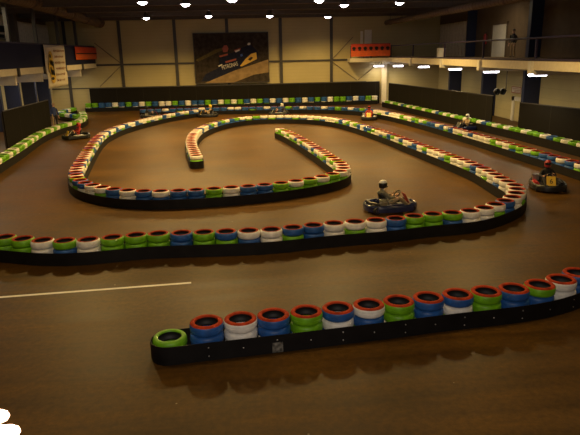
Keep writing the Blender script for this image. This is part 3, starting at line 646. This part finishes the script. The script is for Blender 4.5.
# ------------------------------------------------------------------ people
def skin_body(name, V, Ed, root, mats, zone, parent=None, extra=None, sub=2):
    me = bpy.data.meshes.new(name); me.from_pydata([v[:3] for v in V], Ed, []); me.update()
    o = bpy.data.objects.new(name, me); C.objects.link(o)
    sk = o.modifiers.new('skin', 'SKIN'); sk.use_smooth_shade = True; sk.branch_smoothing = .6
    for i, v in enumerate(V):
        s = me.skin_vertices[0].data[i]; r = v[3]; s.radius = r if isinstance(r, tuple) else (r, r); s.use_root = (i == root)
    sb = o.modifiers.new('sub', 'SUBSURF'); sb.levels = sub; sb.render_levels = sub
    dg = bpy.context.evaluated_depsgraph_get(); nm = bpy.data.meshes.new_from_object(o.evaluated_get(dg), depsgraph=dg)
    bpy.data.objects.remove(o); bpy.data.meshes.remove(me)
    b = MB()
    b.v = [tuple(v.co) for v in nm.vertices]; b.f = [tuple(p.vertices) for p in nm.polygons]
    b.m = [zone(p.center) for p in nm.polygons]; bpy.data.meshes.remove(nm)
    if extra: extra(b)
    ob = b.build(name, mats, parent, 70); return ob
def fingers(b, wrist, dirn, side, mi, s=1., curl=.5):
    """four fingers and a thumb springing from the palm end"""
    w = Vector(wrist); d = Vector(dirn).normalized(); u = Vector(side).normalized(); n = d.cross(u)
    for k, L in enumerate((.07, .08, .075, .058)):
        a = w+d*.085*s+u*(.03-.02*k)*s
        b.tube([a-d*.03*s, a, a+d*L*.45*s-n*.01*curl*s, a+d*L*.8*s-n*.035*curl*s, a+d*L*s*.85-n*.06*curl*s], [.0095*s, .0095*s, .009*s, .0085*s, .006*s], 8, mi)
    a = w+d*.03*s+u*.032*s
    b.tube([a-u*.01*s, a+u*.025*s+d*.02*s, a+u*.035*s+d*.05*s-n*.02*s, a+u*.028*s+d*.072*s-n*.035*s], [.011*s, .0115*s, .01*s, .007*s], 8, mi)

def helmet(parent, col, T, name='helmet', crown=None):
    b = MB(); pr = [(.001, .158), (.06, .148), (.1, .118), (.128, .06), (.135, 0), (.13, -.06), (.118, -.115), (.105, -.12), (.1, -.09)]
    b.lathe(pr, 24, 0, T @ Matrix.Diagonal((.92, 1.08, 1, 1)), False, [1, 1, 1, 0, 0, 0, 0, 0])
    b.box(-.075, .075, .085, .152, -.115, -.04, bev=.025, T=T)
    h = b.build(name, [M[col], M[crown or col]], parent, 50)
    b = MB(); vs = []; n = 10
    for j, z in enumerate((-.03, .0, .035, .062)):
        for i in range(n+1):
            a = -1.15+2.3*i/n; r = (.136, .139, .137, .131)[j]
            vs.append((r*.93*sin(a), r*1.09*cos(a), z))
    b.add(vs, [(j*(n+1)+i, j*(n+1)+i+1, (j+1)*(n+1)+i+1, (j+1)*(n+1)+i) for j in range(3) for i in range(n)], 0, T)
    v = b.build('visor', M['visor'], h, 60)
    return h

def driver(name, label, loc, rz, suit, helm, legs='black', hands='skin'):
    t = thing(name, label, 'person', loc, rz, 'drivers seated in the karts'); t.scale = (.93, .93, .9)
    V = [(0, -.16, .27, (.15, .12)), (0, -.22, .42, (.15, .12)), (0, -.27, .57, (.175, .125)), (0, -.29, .68, (.13, .1)), (0, -.29, .76, .058), (0, -.265, .9, (.085, .1)), (0, -.26, .97, .07)]
    Ed = [(0, 1), (1, 2), (2, 3), (3, 4), (4, 5), (5, 6)]
    for s in (-1, 1):
        n = len(V)
        V += [(s*.17, -.27, .66, .068), (s*.275, -.11, .49, .052), (s*.2, .07, .49, .04), (s*.165, .13, .51, .032)]
        Ed += [(3, n), (n, n+1), (n+1, n+2), (n+2, n+3)]
        m = len(V)
        V += [(s*.11, -.08, .26, .1), (s*.2, .26, .47, .075), (s*.19, .45, .3, .055), (s*.17, .6, .17, .04), (s*.17, .66, .25, .035)]
        Ed += [(0, m), (m, m+1), (m+1, m+2), (m+2, m+3), (m+3, m+4)]
    def zone(c):
        if c.y > .03 and c.z > .42 and abs(c.x) < .26 and abs(c.x) > .1 and c.y < .2 and c.z > .5-abs(c.y-.1): return 2 if c.y > .09 else 0
        if c.z > .79: return 2
        if c.z < .34 and c.y > -.1 or (c.y > .02 and c.z < .56): return 1
        return 0
    def extra(b):
        for s in (-1, 1):
            fingers(b, (s*.165, .13, .51), (-.25*s, .5, .55), (-s*.8, -.4, .2), 2, 1., .9)
        b.ball((0, -.155, .89), .018, 2, sc=(.8, 1.3, 1.1))
        for s in (-1, 1): b.ball((s*.03, -.17, .92), .013, 3)
        b.box(-.025, .025, -.172, -.162, .838, .848, 3)
        for s in (-1, 1):
            b.box(s*.17-.045, s*.17+.045, .6, .72, .12, .2, 3, bev=.02)
    skin_body('body', V, Ed, 0, [M[suit], M[legs], M[hands], M['eye']], zone, t, extra)
    helmet(t, helm.split('/')[0], Matrix.Translation((0, -.26, .925)), 'helmet', helm.split('/')[-1])
    return t

# ------------------------------------------------------------------ karts
def make_kart(label, loc, rz, body, panel, digit=None, seatc='plast', pod=None):
    t = thing('go_kart', label, 'go-kart', loc, rz, 'karts out on the track'); t.scale = (.93, .93, .93)
    # surround bumper
    def rr(a, bq, n=36, e=2.6):
        out = []
        for i in range(n):
            th = 2*PI*i/n; c, s = cos(th), sin(th)
            out.append((a*math.copysign(abs(c)**(2/e), c), bq*math.copysign(abs(s)**(2/e), s)))
        return out
    prof = [(1.0, .07), (1.0, .2), (.975, .265), (.93, .285), (.885, .27), (.87, .2), (.87, .09), (.9, .06)]
    vs = []; n = 36; e = 0
    for k, (f, z) in enumerate(prof):
        for (x, y) in rr(.64-(1-f)*.64, .9-(1-f)*.64, n): vs.append((x, y, z))
    fs = []
    for k in range(len(prof)):
        k2 = (k+1) % len(prof)
        for i in range(n): fs.append((k*n+i, k*n+(i+1) % n, k2*n+(i+1) % n, k2*n+i))
    b = MB(); b.add(vs, fs); b.build('bumper', M[body], t, 50)
    # floor pan and frame rails
    b = MB(); b.box(-.36, .36, -.78, .78, .05, .07, bev=.005)
    for s in (-1, 1):
        b.tube([(s*.3, -.8, .1), (s*.3, .2, .1), (s*.38, .35, .1), (s*.25, .82, .1)], .018, 8)
    b.tube([(-.55, .58, .13), (.55, .58, .13)], .016, 8); b.tube([(-.56, -.62, .13), (.56, -.62, .13)], .02, 8)
    b.build('chassis', M['steel'], t, 40)
    for s in (-1, 1):
        for y, w in ((.58, .12), (-.62, .19)):
            T = Matrix.Translation((s*(.47 if y > 0 else .43), y, .13)) @ Matrix.Rotation(PI/2, 4, 'Y')
            b = MB(); b.lathe([(.065, -w/2), (.115, -w/2+.005), (.128, -w/2+.03), (.13, 0), (.128, w/2-.03), (.115, w/2-.005), (.065, w/2)], 20, 0, T)
            wl = b.build('wheel', M['rubber'], t, 50)
            b = MB(); b.lathe([(.001, -w/2+.03), (.066, -w/2+.012), (.07, 0), (.066, w/2-.012), (.001, w/2-.03)], 16, 0, T); b.build('rim', M['chrome'], wl, 40)
    # bucket seat: base and raked back with raised sides
    vs = []; prof = [(.17, .13), (.0, .09), (-.16, .1), (-.29, .18), (-.36, .34), (-.42, .52), (-.45, .62)]
    nu = 8
    for (y, z) in prof:
        for i in range(nu+1):
            a = -1+2*i/nu; w = .21 if z < .5 else .18
            vs.append((a*w, y+.11*abs(a)**3*(1 if z > .3 else .2), z+.13*abs(a)**3*(1 if z < .4 else .2)))
    b = MB(); b.add(vs, [(j*(nu+1)+i, j*(nu+1)+i+1, (j+1)*(nu+1)+i+1, (j+1)*(nu+1)+i) for j in range(len(prof)-1) for i in range(nu)])
    o = b.build('seat', M[seatc], t, 60); m = o.modifiers.new('s', 'SOLIDIFY'); m.thickness = .025; m.offset = -1
    # steering
    T = Matrix.Translation((0, .24, .53)) @ Matrix.Rotation(.85, 4, 'X')
    b = MB(); b.tube([T @ Vector((.15*cos(a), .15*sin(a), 0)) for a in [2*PI*i/20 for i in range(20)]], .016, 8, closed=True)
    for a in (PI/2, PI*7/6, PI*11/6): b.tube([T @ Vector((0, 0, 0)), T @ Vector((.15*cos(a), .15*sin(a), 0))], .011, 6)
    sw = b.build('steering_wheel', M['rubber'], t, 50)
    b = MB(); b.tube([T @ Vector((0, 0, 0)), (0, .62, .12)], .014, 8); b.build('steering_column', M['chrome'], sw, 50)
    # front number panel
    T = Matrix.Translation((0, .56, .38)) @ Matrix.Rotation(.5, 4, 'X')
    b = MB(); b.box(-.16, .16, -.012, .012, -.2, .2, bev=.01, T=T); fp = b.build('front_panel', M[panel], t)
    if digit:
        vs, fs = text_shape(digit, .26); b = MB(); b.add(vs, fs, 0, T @ Matrix.Translation((0, .014, 0)) @ Matrix.Rotation(PI, 4, 'Z') @ Matrix.Rotation(PI/2, 4, 'X')); b.build('number', M['black'], fp)
    # nose fairing
    b = MB(); b.box(-.28, .28, .6, .8, .1, .24, bev=.05); b.build('nose_fairing', M[body], t, 50)
    for s in (-1, 1):
        b = MB(); b.box(s*.44-.1, s*.44+.1, -.36, .36, .08, .29, bev=.05); b.build('side_pod', M[(pod or (body, body))[0 if s < 0 else 1]], t, 50)
    # engine, exhaust, tank
    b = MB(); b.box(.26, .5, -.5, -.26, .22, .42, bev=.03); [b.box(.25, .51, -.49+.04*k, -.475+.04*k, .4, .47) for k in range(6)]
    eg = b.build('engine', M['chrome'], t)
    b = MB(); b.tube([(.38, -.5, .3), (.4, -.62, .34), (.2, -.74, .34), (-.2, -.76, .34)], .04, 10); b.build('exhaust', M['lampb'], eg, 50)
    b = MB(); b.box(-.1, .1, .24, .44, .07, .22, bev=.03); b.build('fuel_tank', M['whitep'], t)
    for s in (-1, 1):
        b = MB(); b.tube([(s*.17, .7, .08), (s*.17, .76, .24)], .01, 6); b.box(s*.17-.03, s*.17+.03, .75, .77, .2, .3); b.build('pedal', M['chrome'], t)
    return t
KS = [
 ('dark blue kart with blurred driver behind the middle barrier near run', (4.4, 17.3), math.atan2(.14, 1), 'bluep', 'redp', '3', None, 'grey', 'plast/whitep', 'tan', 'driver in olive top and white-topped helmet leaning back in the dark blue kart'),
 ('black kart with yellow number panel rounding the right bend, side pod red', (10.56, 19.3), math.atan2(-.95, -.28), 'plast', 'yellow', '6', ('plast', 'redp'), 'black', 'redp', 'black', 'driver in black with reddish helmet in the kart rounding the right bend'),
 ('black kart with yellow front panel below the far left tyre corner', (-10.4, 36.5), math.atan2(-.6, -.8), 'plast', 'yellow', '4', ('whitep', 'plast'), 'redc', 'redp', 'black', 'driver in red sitting in the kart near the far left corner'),
 ('dark kart seen side-on beyond the hooked end of the middle barrier', (-3.0, 47.3), math.atan2(.05, -1), 'plast', 'yellow', None, None, 'tan', 'yellow', 'black', 'driver in tan with yellow helmet in the kart beyond the hooked barrier end'),
 ('kart behind the far run of the middle barrier, white-helmeted driver aboard', (2.7, 46.8), math.atan2(.1, -1), 'plast', 'whitep', None, ('whitep', 'redp'), 'bluec', 'whitep', 'black', 'driver in blue with white helmet behind the middle barrier far run'),
 ('black kart with yellow panel coming head-on down the right straight', (9.0, 42.2), math.atan2(-1, -.25), 'plast', 'yellow', '9', ('whitep', 'whitep'), 'redc', 'redp', 'redc', 'driver in red with red helmet coming head-on down the right straight'),
 ('dark blue kart running beside the right wall barrier', (13.42, 35.0), math.atan2(-.45, -.9), 'bluep', 'plast', None, None, 'tan', 'whitep', 'black', 'driver in tan top with pale helmet beside the right wall barrier'),
 ('dark kart at the far left between inner barrier and back straight', (-7.55, 47.6), math.atan2(.3, 1), 'plast', 'redp', None, None, 'black', 'plast', 'black', 'driver in black with black helmet at the far left back straight'),
]
for kl, (x, y), a, body, panel, dg, pod, suit, helm, legs, dl in KS:
    rz = a-PI/2
    make_kart(kl, (x, y, 0), rz, body, panel, dg, 'plast', pod)
    driver('person', dl, (x, y, 0), rz, suit, helm, legs)

# ------------------------------------------------------------------ standing people
def stander(label, loc, rz, top, legs, hair, pose='stand', rhand=None):
    t = thing('person', label, 'person', loc, rz)
    if pose == 'lean':
        hip, ch, nk, hd = (0, 0, .92), (0, .22, 1.3), (0, .3, 1.44), (0, .36, 1.58)
        arms = [((s*.18, .22, 1.36), (s*.26, .36, 1.14), (s*.15, .56, 1.09), (s*.13, .62, 1.09)) for s in (-1, 1)]
    else:
        hip, ch, nk, hd = (0, 0, .94), (0, 0, 1.32), (0, .01, 1.5), (0, .03, 1.64)
        arms = [((s*.19, 0, 1.38), (s*.25, -.02, 1.1), (s*.23, .12, .87), (s*.225, .15, .82)) for s in (-1, 1)]
    if rhand: arms[1] = rhand
    mid = tuple((a+c)/2 for a, c in zip(hip, ch))
    V = [(*hip, (.155, .11)), (*mid, (.145, .1)), (*ch, (.17, .11)), (*nk, .055), (*hd, (.078, .095)), (hd[0], hd[1]+.005, hd[2]+.075, .065)]
    Ed = [(0, 1), (1, 2), (2, 3), (3, 4), (4, 5)]
    for A_, s in zip(arms, (-1, 1)):
        n = len(V); V += [(*A_[0], .065), (*A_[1], .048), (*A_[2], .034), (*A_[3], .03)]; Ed += [(2, n), (n, n+1), (n+1, n+2), (n+2, n+3)]
        m = len(V); V += [(s*.1, 0, .84, .095), (s*.11, .02, .49, .062), (s*.12, -.01, .1, .042), (s*.13, .11, .045, .04)]
        Ed += [(0, m), (m, m+1), (m+1, m+2), (m+2, m+3)]
    def zone(c):
        if c.z > nk[2]-.01 and abs(c.x) < .14: return 2
        if (Vector(arms[0][3])-c).length < .09 or (Vector(arms[1][3])-c).length < .09: return 2
        if c.z < .09: return 3
        return 1 if c.z < .93 and abs(c.x) < .2 and not (c.z > .7 and abs(c.x) > .19) else 0
    def extra(b):
        for A_, s in zip(arms, (-1, 1)):
            if rhand and s == 1: big_hand(b); continue
            d = Vector(A_[3])-Vector(A_[2]); fingers(b, Vector(A_[3])-d.normalized()*.02, d, (-s*.7, .6, .2), 2)
        h = Vector(hd)
        b.ball(h+Vector((0, .098, .0)), .016, 2, sc=(.8, 1.3, 1.2))
        for s in (-1, 1):
            b.ball(h+Vector((s*.03, .085, .03)), .012, 3); b.ball(h+Vector((s*.083, 0, .01)), .022, 2, sc=(.4, 1, 1.4))
        b.box(h.x-.025, h.x+.025, h.y+.085, h.y+.093, h.z-.05, h.z-.04, 3)
    skin_body('body', V, Ed, 0, [M[top], M[legs], M['skin'], M['eye']], zone, t, extra)
    b = MB(); b.lathe([(.001, .112), (.05, .102), (.085, .06), (.096, .01), (.094, -.02), (.08, -.02)], 18, 0, Matrix.Translation((hd[0], hd[1]-.018, hd[2]+.045)) @ Matrix.Diagonal((.95, 1.08, 1, 1)))
    b.build('hair', M[hair], t, 60)
    return t
stander('track marshal in dark blue standing behind the far left tyre barrier', (-13.35, 42.3, 0), -2.4, 'bluec', 'black', 'tan')
stander('person in dark top and pale trousers standing on right gallery beside the pale doorway', (17.5, 38.0, 4.22), PI/2+.5, 'black', 'tan', 'hair')


# bystander at the parapet whose right hand reaches into the lower left corner
def ray(x, y, z): return Vector((0, 0, HC))+fwd*z+r2*((x-290)/580*z)-u2*((y-217.5)/580*z)
BL = Vector((-.86, -.02, 3.2))
tipA = ray(9, 415, .62)-BL; tipB = ray(20, 430.5, .612)-BL
DF = Vector((.985, .17, .02)).normalized(); AC = Vector((0, -.8, -.6)).normalized(); UPH = DF.cross(AC)*-1
def big_hand(b):
    bases = []
    tips = [tipA, tipB, tipB+AC*.018-DF*.008, tipB+AC*.035-DF*.03]
    for k, (tp, L, r) in enumerate(zip(tips, (.075, .083, .077, .06), (.0086, .009, .0086, .0075))):
        base = tp-DF*L; q = [base-DF*.02, base+UPH*.001, base+DF*L*.25+UPH*.004, base+DF*L*.5+UPH*.005, base+DF*L*.75+UPH*.003, base+DF*(L-.008), base+DF*(L-.002)-UPH*.001, tp-UPH*.002]
        b.tube(q, [r*1.05, r*1.1, r, r*1.05, r*.95, r*.88, r*.62, r*.2], 14, 2)
        nl = base+DF*(L-.009)+UPH*(r*.72)
        b.ball(nl, .005, 2, sc=(1.3, 1, .5)); bases.append(base)
    th = bases[0]-DF*.05-AC*.02
    b.tube([th, th-AC*.022+DF*.015, th-AC*.03+DF*.04, th-AC*.03+DF*.06, th-AC*.029+DF*.066], [.013, .012, .0105, .009, .004], 12, 2)
    c = (bases[0]+bases[1]+bases[2]+bases[3])/4-DF*.045
    T = Matrix.Translation(c) @ Matrix((tuple(DF), tuple(AC), tuple(UPH))).transposed().to_4x4()
    b.box(-.05, .05, -.04, .04, -.014, .012, 2, T, bev=.011)
cw = (tipA+tipB)/2-DF*.185+AC*.01
stander('bystander in dark clothes at lower left, pale fingertips of the right hand showing', tuple(BL), 0, 'black', 'bluec', 'hair',
        rhand=((.19, 0, 1.38), (.17, .24, 1.22), tuple(cw-DF*.01), tuple(cw+DF*.06)))

# ------------------------------------------------------------------ light and view
w = bpy.data.worlds.new('world'); bpy.context.scene.world = w; w.use_nodes = True
w.node_tree.nodes['Background'].inputs[0].default_value = (.02, .014, .008, 1); w.node_tree.nodes['Background'].inputs[1].default_value = 1
fl = bpy.data.lights.new('camera_flash', 'POINT'); fl.energy = 950; fl.color = (1, .86, .72); fl.shadow_soft_size = .02
fo = bpy.data.objects.new('camera_flash', fl); C.objects.link(fo); fo.location = (.05, .06, 4.87)
vs_ = bpy.context.scene.view_settings
vs_.view_transform = 'Standard'; vs_.look = 'None'; vs_.gamma = 1; vs_.use_curve_mapping = False; vs_.exposure = 0
